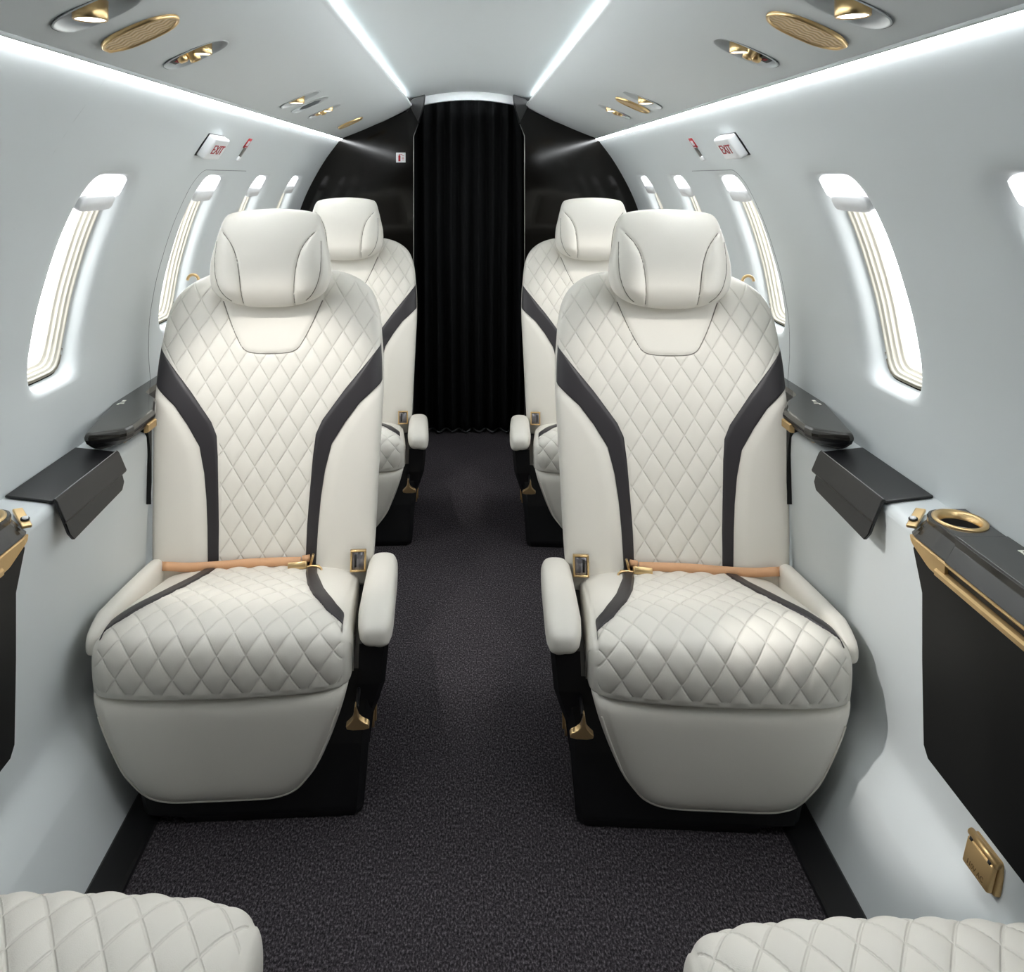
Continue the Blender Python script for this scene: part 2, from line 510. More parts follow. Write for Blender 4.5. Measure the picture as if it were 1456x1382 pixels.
FIX = {-1: dict(read=[(.985, .092), (2.13, .100)], gasp=[(1.335, .094), (2.50, .098)], speak=[(1.115, .090)], far=[(3.02, .10)]),
       1: dict(read=[(.968, .094), (2.11, .092)], gasp=[(1.318, .094), (2.50, .096)], speak=[(1.092, .088)], far=[(2.235, .092)])}
DISH_A, DISH_B = .036, .052        # half sizes: along y, across the panel
for side in (-1, 1):
    hs = sorted(FIX[side]['read'] + FIX[side]['gasp'])
    cells = [(Y0, .86)]; prev = .86
    bounds = [1.06, 1.6, 2.32, 2.8]
    for (y, w), nb in zip(hs, bounds):
        cells.append((prev, nb, y, w, DISH_A, DISH_B)); prev = nb
    cells.append((prev, Y1 + .02))
    me = holes_mesh(cells, 0, PL, panel_surf(side), [(.003, .003, 0), (.0015, .0015, .0004), (0, 0, .003)], n_sup=2.6, N=72)
    bm = bmesh.new(); bm.from_mesh(me)
    # rounded inner lip, turned up into the cove, and the hidden cove shelf
    lip = chaikin([(PB[0], PB[1]), (PB[0] - .010, PB[1] + .0045), (PB[0] - .010, PB[1] + .014), (PB[0] - .002, PB[1] + .016), (PB[0] + .110, PB[1] + .018)], 2)
    l2 = profile_strip(lip, Y0, Y1 + .02, side, 2); bm.from_mesh(l2)
    l3 = profile_strip([(PA[0], PA[1]), (PA[0] + .0004, PA[1] - .003), (PA[0] + .0012, PA[1] - .0062), (PA[0] + .006, PA[1] - .004)], Y0, Y1 + .02, side, 2); bm.from_mesh(l3)
    bmesh.ops.recalc_face_normals(bm, faces=bm.faces)
    o = struct(link('ceiling', bm_mesh(bm), M_ceil))
def arch_z(x):
    a = min(abs(x), .24)
    return 1.490 - .55 * a * a
xs = np.linspace(-.366, .366, 61)
me = loft([[(x, y, arch_z(x)) for x in xs] for y in np.linspace(Y0, Y1 + .12, 8)], closed=False, cap=(False, False))
struct(link('ceiling', me, M_ceil))
for side, nm in ((-1, 'left'), (1, 'right')):
    z0 = PB[1] + .0190
    me = prism([(side * .350, z0), (side * .356, z0), (side * .356, z0 + .018), (side * .350, z0 + .018)], .05, Y1 - .10)
    o = link('cove_light', me, M_cove, None, False)
    tag(o, 'hidden light strip glowing along the %s edge of the arched centre ceiling' % nm, 'cove light', 'cove lights beside the arched ceiling')

# floor and its edge strips
bm = bmesh.new(); add_box(bm, (0, 1.57, -.02), (1.36, 4.1, .04))
struct(link('floor', bm_mesh(bm), M_carpet, None, False))
for side, nm in ((-1, 'left'), (1, 'right')):
    poly = [(side * x, z) for x, z in ((.540, -.001), (.541, .007), (.546, .010), (.5935, .010), (.612, -.001))]
    me = prism(poly, Y0, Y1, 'y')
    struct(link('baseboard_' + nm, me, M_black, None, False))

# unseen wall closing the cabin, set near and dark to block frontal light
poly = [(-.78, -.01), (.78, -.01), (.78, .9), (.70, 1.15), (.56, 1.31), (.30, 1.46), (0, 1.5), (-.30, 1.46), (-.56, 1.31), (-.70, 1.15), (-.78, .9)]
struct(link('wall_back_blocker', prism(poly, Y0 - .03, Y0), M_bulk, None, False))

# ------------------------------------------------------------------ front bulkhead, doorway, curtain
def outline_right():
    pts = [(.20, 1.455), (.238, 1.4255), (.252, 1.4190)]
    pts += [(.2615, 1.4005), (.32, 1.376), (.5375, 1.2915), (.5595, 1.2775)]
    for z in np.linspace(1.27, .60, 24): pts.append((float(wall_x(z)) + .004, float(z)))
    pts += [(.76, 0.0)]
    return pts
for side, nm in ((-1, 'left'), (1, 'right')):
    pr = [(.236, 0.0), (.236, 1.30), (.215, 1.352)] + [(.222, 1.40)] + outline_right()[2:]
    poly = [(side * x, z) for x, z in pr]
    o = struct(link('wall_front', prism(poly, Y1, Y1 + .03), M_bulk, None, False))
    # faceted dark bracket where the doorway meets the ceiling
    br = [(.215, 1.352), (.252, 1.422), (.250, 1.442), (.236, 1.455), (.188, 1.472), (.192, 1.437)]
    o = struct(link('trim_%d' % (1 if side < 0 else 2), prism([(side * x, z) for x, z in br], Y1 - .02, Y1 + .055, bev=.002), M_dark, None, False))
    # thin metal line added for the light reflected along the doorway edge
    o = struct(link('trim_%d' % (3 if side < 0 else 4), tube([(side * .2365, Y1 - .001, .02), (side * .2365, Y1 - .001, .6), (side * .2365, Y1 - .001, 1.295), (side * .2165, Y1 - .001, 1.347)], .0016, 8), M_chrome))
hx = np.linspace(-.215, .215, 25)
poly = [(x, 1.4955 - .55 * x * x) for x in hx] + [(x, 1.4545 - .55 * x * x) for x in hx[::-1]]
struct(link('trim_5', prism(poly, Y1 + .045, Y1 + .075), M_ceil, None, False))
# pleated curtain
nx_, nz_ = 200, 30
xs = np.linspace(-.262, .262, nx_)
rings = []
for k, t in enumerate(np.linspace(0, 1, nz_)):
    z = .006 + t * 1.462
    ph = xs / .060 * 2 * PI
    amp = .017 + .008 * (1 - t)
    yy = Y1 + .105 + amp * np.sin(ph + .35 * np.sin(3.1 * t + xs * 9)) + .004 * np.sin(xs * 61 + 4 * t)
    zz = np.full(nx_, z) - (.55 * xs * xs * t)
    rings.append(np.stack([xs, yy, zz], 1))
front = np.array(rings)
back = front + np.array([0, .004, 0])
ring_all = np.concatenate([front, back[:, ::-1]], axis=1)
curtain = link('doorway_curtain', loft(ring_all), M_curtain)
tag(curtain, 'floor-length black pleated curtain closing the doorway at the end of the aisle', 'curtain')
hem = front[0] + np.array([0, -.004, .004])
o = link('hem', tube(hem[::3], .004, 8), M_fringe, curtain)
# wall behind the curtain
struct(link('wall_front', box((0, Y1 + .17, .75), (.9, .02, 1.6)), M_dark, None, False))

# small white placard with a red extinguisher on the bulkhead
t = tag(empty('safety_sign', (-.291, Y1, 1.204)), 'small white placard with a red extinguisher symbol on the dark bulkhead', 'sign')
link('plate', box((0, -.0015, 0), (.040, .003, .042), .0008, 1), M_white, t)
bm = bmesh.new(); add_box(bm, (-.006, -.0036, -.004), (.009, .0014, .024), .0005, 1); add_box(bm, (-.006, -.0036, .011), (.004, .0014, .006)); add_box(bm, (.002, -.0036, .014), (.010, .0012, .002))
link('symbol', bm_mesh(bm), M_red, t)
bm = bmesh.new()
for k in range(4): add_box(bm, (.009, -.0034, .008 - .006 * k), (.010, .0008, .002))
link('lettering', bm_mesh(bm), M_red, t)

# ------------------------------------------------------------------ fittings on the walls
def wall_frame(side, y, z):
    nx, nz = wall_n(z); nx, nz = float(nx), float(nz)
    az = Vector((-side * nx, 0, -nz)); ax = Vector((0, 1 if side < 0 else -1, 0)); ay = az.cross(ax)
    M = Matrix((ax, ay, az)).transposed().to_4x4(); M.translation = Vector((side * float(wall_x(z)), y, z)); return M
for side, y, z, nm in ((-1, 1.905, 1.197, 'left'), (1, 1.862, 1.197, 'right')):
    t = empty('exit_sign'); t.matrix_world = wall_frame(side, y, z)
    tag(t, 'white box sign reading EXIT in red, high on the %s wall' % nm, 'exit sign', 'exit signs')
    link('shadow_plate', box((0, -.001, .001), (.112, .061, .005), .002, 2), M_black, t)  # black rim stands in for the shadow line behind the housing
    link('housing', box((0, 0, .012), (.108, .058, .024), .006, 3), M_white, t)
    link('lettering', text_mesh('EXIT', .034, .0006, Matrix.Translation((0, -.001, .0243)), 1.12), M_red, t)
for side, y, z, nm in ((-1, 2.195, 1.196, 'left'), (1, 2.17, 1.196, 'right')):
    t = empty('pull_placard'); t.matrix_world = wall_frame(side, y, z)
    tag(t, 'narrow red and white pull placard beyond the EXIT sign on the %s wall' % nm, 'placard', 'red pull placards')
    link('plate', box((0, .020, .001), (.034, .030, .002), .0006, 1), M_red, t)
    link('window', box((0, .020, .0024), (.018, .015, .0014), .0004, 1), M_white, t)
    link('lever', box((0, -.008, .003), (.012, .032, .006), .002, 2), M_chrome, t)
    link('handle_tip', box((0, -.028, .003), (.022, .014, .007), .003, 2), M_white, t)

# emergency hatch seam around the second windows
for side, nm in ((-1, 'left'), (1, 'right')):
    ya, yb, zt, zb, r = 1.945, 2.40, 1.138, .60, .05
    pts = [(ya, z) for z in np.linspace(zb, zt - r, 26)]
    pts += [(ya + r - r * math.cos(a), zt - r + r * math.sin(a)) for a in np.linspace(0, PI / 2, 9)]
    pts += [(y, zt) for y in np.linspace(ya + r, yb - r, 10)]
    pts = np.array(pts)
    P = wall_surf(side)(pts[:, 0], pts[:, 1], np.full(len(pts), .0006))
    struct(link('trim_%d' % (6 if side < 0 else 7), tube(P, .0012, 6), M_line))

# ------------------------------------------------------------------ ceiling fixtures
def dish(parent):
    th = np.linspace(0, 2 * PI, 72, endpoint=False)
    def ring(e, d):
        r = super_r(th, DISH_B + e, DISH_A + e, 2.6)
        return np.stack([r * np.cos(th), r * np.sin(th), np.full(72, d)], 1)
    me = loft([ring(.0035, .0006), (ring(.002, .0022)), ring(0, .0008), ring(-.0015, -.004), ring(-.005, -.010), ring(-.012, -.0145), ring(-.024, -.016)], cap=(False, True))
    link('dish', me, M_ceil, parent)
    me = loft([ring(.0042, .0002), ring(.0042, .0008), ring(.0030, .0008), ring(.0030, .0002)], cap=(False, False))
    link('rim', me, M_line, parent)

def lamp(parent, cx, cy, r, h, ax, ay):
    R = Matrix.Translation((cx, cy, -.017)) @ Matrix.Rotation(ax, 4, 'X') @ Matrix.Rotation(ay, 4, 'Y')
    b = link('lamp_barrel', lathe([(r * .7, 0), (r, .001), (r, h - .002), (r * .96, h), (r * .86, h), (r * .84, h - .002)], 40, R), M_gold, parent)
    link('lens', lathe([(r * .84, h - .004), (r * .84, h - .0012), (r * .3, h - .0004)], 40, R), M_lens, b)

def reading_light(side, y, w, label, group):
    t = empty('reading_light'); t.matrix_world = panel_frame(side, y, w)
    tag(t, label, 'reading light', group)
    dish(t); lamp(t, -.003, 0, .0205, .025, 0, -.42)
    return t
def passenger_unit(side, y, w, label, group):
    t = empty('passenger_service_unit'); t.matrix_world = panel_frame(side, y, w)
    tag(t, label, 'overhead panel', group)
    dish(t)
    lamp(t, .018, 0, .0155, .023, 0, -.42)
    me = lathe([(.010, 0), (.0125, .003), (.0125, .012), (.009, .018), (.009, .024), (.006, .024), (.005, .018)], 32, Matrix.Translation((-.006, -.004, -.016)))
    link('air_nozzle', me, M_gold, t)
    me = lathe([(.007, 0), (.0085, .002), (.0085, .018), (.006, .021)], 28, Matrix.Translation((-.022, .006, -.016)))
    link('call_button', me, M_gold, t)
    link('switch_panel', box((-.034, 0, -.010), (.020, .034, .014), .002, 2), M_dark, t)
    bm = bmesh.new(); add_box(bm, (-.033, .003, -.0026), (.008, .004, .001), 0, 1, Matrix.Rotation(.6, 3, 'Z')); add_box(bm, (-.033, -.005, -.0026), (.008, .003, .001), 0, 1, Matrix.Rotation(.6, 3, 'Z'))
    link('symbol', bm_mesh(bm), M_red, t)
    return t
def speaker(side, y, w, label, group, a=.056, b=.037):
    t = empty('ceiling_speaker'); t.matrix_world = panel_frame(side, y, w)
    tag(t, label, 'speaker', group)
    oct_ = [(-a, -.35 * b), (-.62 * a, -.95 * b), (0, -1.04 * b), (.62 * a, -.95 * b), (a, -.35 * b), (a, .35 * b), (.62 * a, .95 * b), (0, 1.04 * b), (-.62 * a, .95 * b), (-a, .35 * b)]
    P = chaikin(oct_ + [oct_[0]], 2)[:-1]
    def ring(k, h): return [(x * k, y_ * k, h) for x, y_ in P]
    link('bezel', loft([ring(1.0, 0), ring(1.0, .004), ring(.975, .0065), ring(.93, .0065), ring(.90, .003)], cap=(False, False)), M_gold, t)
    link('grille', loft([ring(.915, .0025), ring(.905, .0042), ring(.5, .0044)], cap=(False, True)), M_grille, t, False)
    return t
GR, GP, GS = 'ceiling reading lights', 'overhead passenger panels', 'gold ceiling speakers'
for side, nm in ((-1, 'left'), (1, 'right')):
    F = FIX[side]
    reading_light(side, *F['read'][0], 'round gold reading light at the picture edge before the large speaker, %s ceiling' % nm, GR)
    reading_light(side, *F['read'][1], 'small distant gold reading light over the front seats, %s ceiling' % nm, GR)
    passenger_unit(side, *F['gasp'][0], 'oval recess with gold lamp and black switch, beyond the large speaker, %s ceiling' % nm, GP)
    passenger_unit(side, *F['gasp'][1], 'small distant oval recess with gold lamps over the rear row, %s ceiling' % nm, GP)
    speaker(side, *F['speak'][0], 'large gold octagonal speaker with wave grille, nearest on the %s ceiling' % nm, GS)
    speaker(side, *F['far'][0], 'small gold speaker far along the %s ceiling panel' % nm, GS, .050, .036)
t = empty('ceiling_grille'); t.matrix_world = panel_frame(-1, 2.27, .098)
tag(t, 'pale grey slotted oval grille beside the far reading light, left ceiling', 'grille')
th = np.linspace(0, 2 * PI, 60, endpoint=False)
def gr(a, b, h): 
    r = super_r(th, a, b, 3); return np.stack([r * np.cos(th), r * np.sin(th), np.full(60, h)], 1)
link('bezel', loft([gr(.056, .046, 0), gr(.056, .046, .002), gr(.052, .042, .002), gr(.052, .042, .001)], cap=(False, True)), M_ceil, t)
bm = bmesh.new()
for k in range(7): add_box(bm, (0, -.024 + .008 * k, .0017), (.066 - abs(k - 3) * .008, .0022, .0012))
link('slots', bm_mesh(bm), M_line, t)

# ------------------------------------------------------------------ seats
def superprofile(n, W, T, nf, nb):
    t = np.linspace(0, 2 * PI, 8001)
    cx = np.sign(np.cos(t)) * np.abs(np.cos(t)) ** (2 / n); cy = np.sign(np.sin(t)) * np.abs(np.sin(t)) ** (2 / n)
    def half(sel, N):
        x, y = cx[sel], cy[sel]
        L = np.concatenate([[0], np.cumsum(np.hypot(np.diff(x) * W, np.diff(y) * T))])
        q = np.linspace(0, L[-1], N)
        return np.interp(q, L, x), np.interp(q, L, y)
    fx, fy = half(slice(4000, 8001), nf)     # from -1 through cy=-1 to +1
    if nb == 0: return fx, fy
    bx, by = half(slice(0, 4001), nb + 2)
    return np.concatenate([fx, bx[1:-1]]), np.concatenate([fy, by[1:-1]])

def set_quilt(me, p, q, m):
    a = me.attributes.new('quilt', 'FLOAT_VECTOR', 'POINT')
    v = np.zeros((len(me.vertices), 3), np.float32); n = p.size
    v[:n, 0] = p.ravel(); v[:n, 1] = q.ravel(); v[:n, 2] = m.ravel()
    a.data.foreach_set('vector', v.ravel())

def quilt(x, z, w, h, A):
    p = x / w + z / h; q = x / w - z / h
    return A * (np.abs(np.sin(PI * p)) * np.abs(np.sin(PI * q))) ** .42 - .55 * A

YC = .24           # seat origin is on the floor under the cushion, this far behind the cushion front

# --- backrest surface
BZ = [.235, .278, .35, .42, .50, .56, .61, .646, .69, .736, .770, .803, .828, .846, .862, .875, .885, .892]
BW = [.232, .236, .240, .243, .247, .250, .2525, .253, .252, .248, .245, .239, .230, .219, .203, .183, .160, .135]
FZ = [.235, .28, .36, .46, .56, .66, .74, .80, .85, .892]
FY = [.388, .396, .408, .426, .448, .474, .497, .515, .532, .550]
def bw(z): return 1.012 * smooth_interp(z, BZ, BW)
def bf(z): return smooth_interp(z, FZ, FY)
def bT(z): return .058 * np.sqrt(np.clip(1 - np.clip((z - .842) / .0505, 0, 1) ** 2, .004, 1))
BN = 5.5
def back_y(x, z):
    W = bw(z); T = bT(z); k = np.clip(np.abs(x) / W, 0, .9999)
    base = bf(z) + .058 - T * (1 - k ** BN) ** (1 / BN)
    return base - .010 * k ** 2
IZ = [.20, .278, .36, .425, .50, .546, .575, .64, .734]; IX = [.0915, .0925, .0945, .0985, .1035, .1085, .122, .1715, .2525]
OZ = [.20, .278, .36, .415, .47, .525, .57, .61, .652]; OX = [.1135, .1160, .1200, .1245, .1320, .1455, .1745, .2060, .2560]
NECK = [(.128, .885), (.114, .832), (.090, .775), (.070, .738), (.062, .727), (.050, .720), (.030, .717), (0, .7165)]
def inner(z): return np.where(z > .734, bw(z), interp(z, IZ, IX))

QW, QH = .0470, .0715
def make_backrest():
    cx, cy = superprofile(BN, .25, .058, 168, 26)
    zs = np.concatenate([np.linspace(.235, .84, 172), .84 + .052 * np.sin(np.linspace(0, PI / 2, 20))[1:]])
    CX, Z = np.meshgrid(cx, zs); CY, _ = np.meshgrid(cy, zs)
    W = bw(Z); T = bT(Z)
    X = W * CX
    Y = bf(Z) + .058 + T * CY - .010 * CX ** 2 * (CY < 0)
    wt = np.clip(-CY * 1.6, 0, 1)
    inb = np.abs(X) < inner(Z) - .0015
    neck_hw = np.interp(-Z, [-p[1] for p in NECK], [p[0] for p in NECK])
    isneck = (Z > .7165) & (np.abs(X) < neck_hw)
    q = quilt(X, Z - .30, QW, QH, .0032)
    d = np.where(inb & ~isneck, q, 0.0)
    npts = NECK + [(-x, z) for x, z in NECK[::-1]]
    dn = dist_poly(X, Z, npts)
    d -= .0028 * np.exp(-(dn / .0022) ** 2)
    d += np.where(isneck, .0015 * sstep(0, .012, dn), 0)
    # fullness of the lower side bolsters
    outb = np.abs(X) > interp(Z, OZ, OX)
    d += np.where(outb & (Z < .652), .004 * sstep(0, .03, np.abs(X) - interp(Z, OZ, OX)), 0)
    Y = Y - d * wt
    rings = np.stack([X, Y - YC, Z], -1)
    me = loft(rings)
    set_quilt(me, X / QW + (Z - .30) / QH, X / QW - (Z - .30) / QH, (inb & ~isneck & (CY < -.2)).astype(float))
    return me

def strip_mesh(rows):
    """rows [R][N][3] open strip"""
    R = np.asarray(rows); me = mesh_vf(R.reshape(-1, 3), grid_faces(R.shape[0], R.shape[1], False)); fix_normals_to(me); return me
def fix_normals_to(me):
    bm = bmesh.new(); bm.from_mesh(me)
    s = sum(f.normal.y * f.calc_area() for f in bm.faces) - sum(f.normal.z * f.calc_area() for f in bm.faces) * .9
    if s > 0:
        bmesh.ops.reverse_faces(bm, faces=bm.faces)
    bm.to_mesh(me); bm.free()

def make_back_band(sg):
    rows = []
    for z in np.linspace(.236, .7335, 120):
        a = float(interp(z, IZ, IX)); b = float(interp(z, OZ, OX)) if z < .652 else 9
        W = float(bw(z)); b = min(b, W * .9985); a = min(a, b - .0004)
        u = np.linspace(0, 1, 14); u = 1 - (1 - u) ** 1.5
        x = a + (b - a) * u
        off = np.full(14, -.0022); off[0] = .004; off[-1] = .004; off[1] = -.0014; off[-2] = -.0014
        x[1] = a + .0008; x[-2] = max(b - .0008, x[-3] + 1e-4)
        y = back_y(x, np.full(14, z)) + off - .0005
        rows.append(np.stack([sg * x, y - YC, np.full(14, z)], 1))
    return strip_mesh(rows)

# --- headrest
HZ = [.8235, .827, .832, .845, .861, .88, .899, .93, .947, .97, .995, .02 + 1.0, 1.034, 1.042, 1.046]
HW = [.060, .076, .090, .112, .1255, .1325, .1345, .1325, .129, .1235, .1175, .1115, .1065, .0985, .085]
def make_headrest():
    zs = np.concatenate([.8235 + .02 * (1 - np.cos(np.linspace(0, PI / 2, 14))), np.linspace(.8465, 1.024, 66), 1.026 + .020 * np.sin(np.linspace(0, PI / 2, 16))])
    cx, cy = superprofile(4.2, .13, .055, 120, 30)
    CX, Z = np.meshgrid(cx, zs); CY, _ = np.meshgrid(cy, zs)
    W = smooth_interp(Z, HZ, HW)
    env = np.clip(1 - np.abs((Z - .932) / .1165) ** 5, .02, 1) ** .45
    T = .056 * env
    yf = .448 + .030 * ((Z - .9) / .12) ** 2 * (Z > .9) * .6 + .012 * sstep(.88, .82, Z)
    X = W * CX
    Y = yf + .056 + T * CY
    wt = np.clip(-CY * 1.5, 0, 1)
    seam_in = [(.113, 1.008), (.102, .995), (.084, .975), (.073, .955), (.0655, .93), (.061, .90), (.0585, .86), (.0565, .82)]
    seam_out = [(.113, 1.008), (.1165, .975), (.1185, .93), (.1165, .90), (.108, .872), (.096, .852), (.083, .840)]
    AX = np.abs(X)
    si = interp(-Z, [-p[1] for p in seam_in], [p[0] for p in seam_in]); so = interp(-Z, [-p[1] for p in seam_out], [p[0] for p in seam_out])
    inside = (AX > si) & (AX < so) & (Z < 1.0) & (Z > .84)
    k = np.clip((AX - si) / np.maximum(so - si, .004), 0, 1)
    d = np.where(inside, .010 * np.sin(PI * k) ** .7 * sstep(1.005, .95, Z) * sstep(.835, .87, Z), 0)
    d -= .0036 * np.exp(-(dist_poly(AX, Z, seam_in) / .0022) ** 2)
    d -= .0022 * np.exp(-(dist_poly(AX, Z, seam_out) / .0020) ** 2)
    Y = Y - d * np.where(wt > .15, np.maximum(wt, .5), wt)
    Z2 = Z - .007 * CX ** 2 * sstep(.98, 1.046, Z) + .003 * CX ** 2 * sstep(.86, .83, Z)
    P = np.stack([X, Y - YC, Z2], -1); FR = P[CY < -.05].reshape(-1, 3)
    def on(x, z):
        d2 = (FR[:, 0] - x) ** 2 + (FR[:, 2] - z) ** 2; k = np.argsort(d2)[:5]; w = 1 / (d2[k] + 1e-7)
        return float((FR[k, 1] * w).sum() / w.sum())
    seams = []
    for sgn in (-1, 1):
        for S_ in (seam_in[1:], seam_out[1:]):
            pts = chaikin(S_, 2); pts = [(sgn * x, z) for x, z in pts if z > .828]
            seams.append([(x, on(x, z) - .0002, z) for x, z in pts])
    return loft(P), seams

# --- cushion
CP = chaikin([(.006, .238), (.000, .262), (-.002, .300), (.014, .337), (.055, .352), (.12, .349), (.20, .329), (.30, .302), (.40, .276), (.44, .264), (.47, .245)], 3)
CL = np.concatenate([[0], np.cumsum(np.hypot(*np.diff(CP, axis=0).T))])
CTOT = CL[-1]
def cprof(s):
    y = np.interp(s, CL, CP[:, 0]); z = np.interp(s, CL, CP[:, 1])
    e = .006
    ty = np.interp(np.minimum(s + e, CTOT), CL, CP[:, 0]) - np.interp(np.maximum(s - e, 0), CL, CP[:, 0])
    tz = np.interp(np.minimum(s + e, CTOT), CL, CP[:, 1]) - np.interp(np.maximum(s - e, 0), CL, CP[:, 1])
    L = np.hypot(ty, tz); return y, z, -tz / L, ty / L       # point, outward normal (ny, nz)
CN = 6.5
def dropdir(ny, nz):
    b = np.maximum(nz, 0.0); L = np.hypot(ny, b); return ny / L, b / L
def chw(s): return interp(s, [0, .15, CTOT], [.222, .2245, .208])
def cR(s): return interp(s, [0, .12, .2, CTOT], [.10, .10, .10, .05])
def cushion_pt(x, s, off=0.0):
    y, z, ny, nz = cprof(s); py, pz = dropdir(ny, nz); k = np.clip(np.abs(x) / chw(s), 0, .9999)
    drop = cR(s) * (1 - (1 - k ** CN) ** (1 / CN)) + .011 * k ** 2
    return y - py * drop + ny * off, z - pz * drop + nz * off
s_top0 = .105
_ss = np.linspace(s_top0, CTOT, 400); _yy = cprof(_ss)[0]
def s_of_y(y): return np.interp(y, _yy, _ss)
BSH = [0.0]
CIY = [.030, .055, .085, .15, .22, .32, .46]; CIX = [.226, .209, .175, .142, .122, .104, .090]
COY = [.060, .080, .115, .16, .20, .32, .46]; COX = [.226, .216, .190, .170, .156, .128, .110]
def make_cushion():
    cx, cy = superprofile(CN, .22, .09, 150, 0)
    s = np.linspace(0, CTOT, 176)
    CX, S = np.meshgrid(cx, s); CY, _ = np.meshgrid(cy, s)
    y, z, ny, nz = cprof(S); hw = chw(S); X = hw * CX
    drop = cR(S) * (1 + CY) + .011 * CX ** 2
    py, pz = dropdir(ny, nz)
    top = S > s_top0
    inn = np.where(top & (y - BSH[0] > .03), interp(y - BSH[0], CIY, CIX), 9)
    out = np.where(top & (y - BSH[0] > .06), interp(y - BSH[0], COY, COX), 9)
    lim = .210 - .008 * (S / CTOT)
    m = (np.abs(X) < inn - .001) & (np.abs(X) < lim) & (S > .008)
    d = np.where(m, quilt(X, S, .0485, .074, .0048), 0)
    ds = np.abs(np.abs(X) - lim)
    d -= .0024 * np.exp(-(ds / .0020) ** 2)
    d -= .0012 * np.exp(-((np.abs(CY) - .55) / .05) ** 2) * (np.abs(CX) > .9)
    Y = y - py * drop + ny * d; Z = z - pz * drop + nz * d
    P = np.stack([X, Y - YC, Z], -1)
    # closed bottom
    R, N, _ = P.shape
    bot = P[:, ::-1, :].copy(); 
    bx = np.linspace(1, -1, 12)
    rows = []
    for r in range(R):
        a, b = P[r, -1], P[r, 0]
        rows.append(np.concatenate([P[r], np.array([a + (b - a) * t for t in np.linspace(0, 1, 6)[1:-1]])]))
    me = loft(np.array(rows))
    full = lambda A: np.concatenate([A, np.zeros((R, 4))], 1)
    set_quilt(me, full(X / .0485 + S / .074), full(X / .0485 - S / .074), full(m.astype(float)))
    return me
def make_cushion_band(sg):
    rows = []
    for y0 in np.linspace(.034 + BSH[0], .445, 90):
        a = float(interp(y0 - BSH[0], CIY, CIX)); b = float(interp(y0 - BSH[0], COY, COX)) if y0 - BSH[0] > .06 else 9
        s = s_of_y(y0); lim = .2085 - .008 * (s / CTOT)
        b = min(b, lim); a = min(a, b - .0003)
        x = np.linspace(a, b, 10)
        off = np.full(10, .0030); off[0] = -.003; off[-1] = -.003
        x[1] = x[0] + .0004; x[-2] = max(x[-1] - .0004, x[-3])
        yy, zz = cushion_pt(x, np.full(10, s), off)
        rows.append(np.stack([sg * x, yy - YC, zz], 1))
    return strip_mesh(rows)

# --- leg rest
LZ = [.034, .038, .044, .058, .08, .10, .13, .157, .20, .225, .238, .242]
LW = [.060, .084, .107, .133, .153, .168, .182, .193, .208, .215, .218, .211]
def make_legrest():
    zs = np.concatenate([.034 + .03 * (1 - np.cos(np.linspace(0, PI / 2, 14))), np.linspace(.068, .23, 44), .232 + .010 * np.sin(np.linspace(0, PI / 2, 10))])
    cx, cy = superprofile(6, .2, .05, 90, 20)
    CX, Z = np.meshgrid(cx, zs); CY, _ = np.meshgrid(cy, zs)
    W = smooth_interp(Z, LZ, LW); env = np.clip(1 - np.abs((Z - .138) / .105) ** 9, .03, 1) ** .5
    T = .052 * env
    yf = .010 + .016 * ((.24 - Z) / .2) ** 1.6
    X = W * CX; Y = yf + .052 + T * CY
    d = -.0018 * np.exp(-((np.abs(CX) - .93) / .009) ** 2) * (CY < -.2)
    d -= .0016 * np.exp(-((Z - .066) / .002) ** 2) * (CY < -.3) * 0
    Y -= d
    return loft(np.stack([X, Y - YC, Z], -1))

def make_piping():
    """thin welt round the leg rest's lower edge"""
    def ly(x, z):
        W = float(smooth_interp(z, LZ, LW)); T = .052 * max(1 - abs((z - .138) / .105) ** 9, .03) ** .5
        return .010 + .016 * ((.24 - z) / .2) ** 1.6 + .052 - T * (1 - min(abs(x) / W, .999) ** 6) ** (1 / 6)
    pts = [(-.962 * float(smooth_interp(z, LZ, LW)), z) for z in np.linspace(.205, .056, 26)] + [(x, .0455) for x in np.linspace(-.088, .088, 14)]
    pts += [(-x, z) for x, z in pts[25::-1]]
    pts = chaikin(pts, 2)
    return tube([(x, ly(x, z) - YC - .0004, z) for x, z in pts], .0021, 8)

def make_armrest(sg, xc, hw, inboard, dy=0.0):
    th = np.linspace(0, 2 * PI, 40, endpoint=False)
    st = [(.050, .30, .30), (.052, .50, .52), (.057, .68, .72), (.068, .84, .88), (.088, .95, .97), (.115, 1, 1), (.20, 1, 1), (.32, 1, 1), (.385, .97, .97), (.405, .88, .88), (.415, .70, .70), (.418, .5, .5)]
    rings = []
    for y, kw, kh in st:
        zt = interp(y, [.05, .12, .42], [.330, .340, .296]); hh = interp(y, [.05, .12, .42], [.024, .028, .032])
        c, s_ = np.cos(th), np.sin(th)
        r = super_r(th, hw * kw, hh * kh, 2.9)
        x = xc + sg * 0 + r * c; z = zt - hh + r * s_
        # outer skirt hangs lower on the aisle side
        if inboard: z = np.where((sg * (x - xc) > 0) & (s_ < 0), z - .010 * kh * np.clip(sg * (x - xc) / hw, 0, 1), z)
        rings.append(np.stack([x, np.full(40, y - YC + dy) , z], 1))
    return loft(rings)

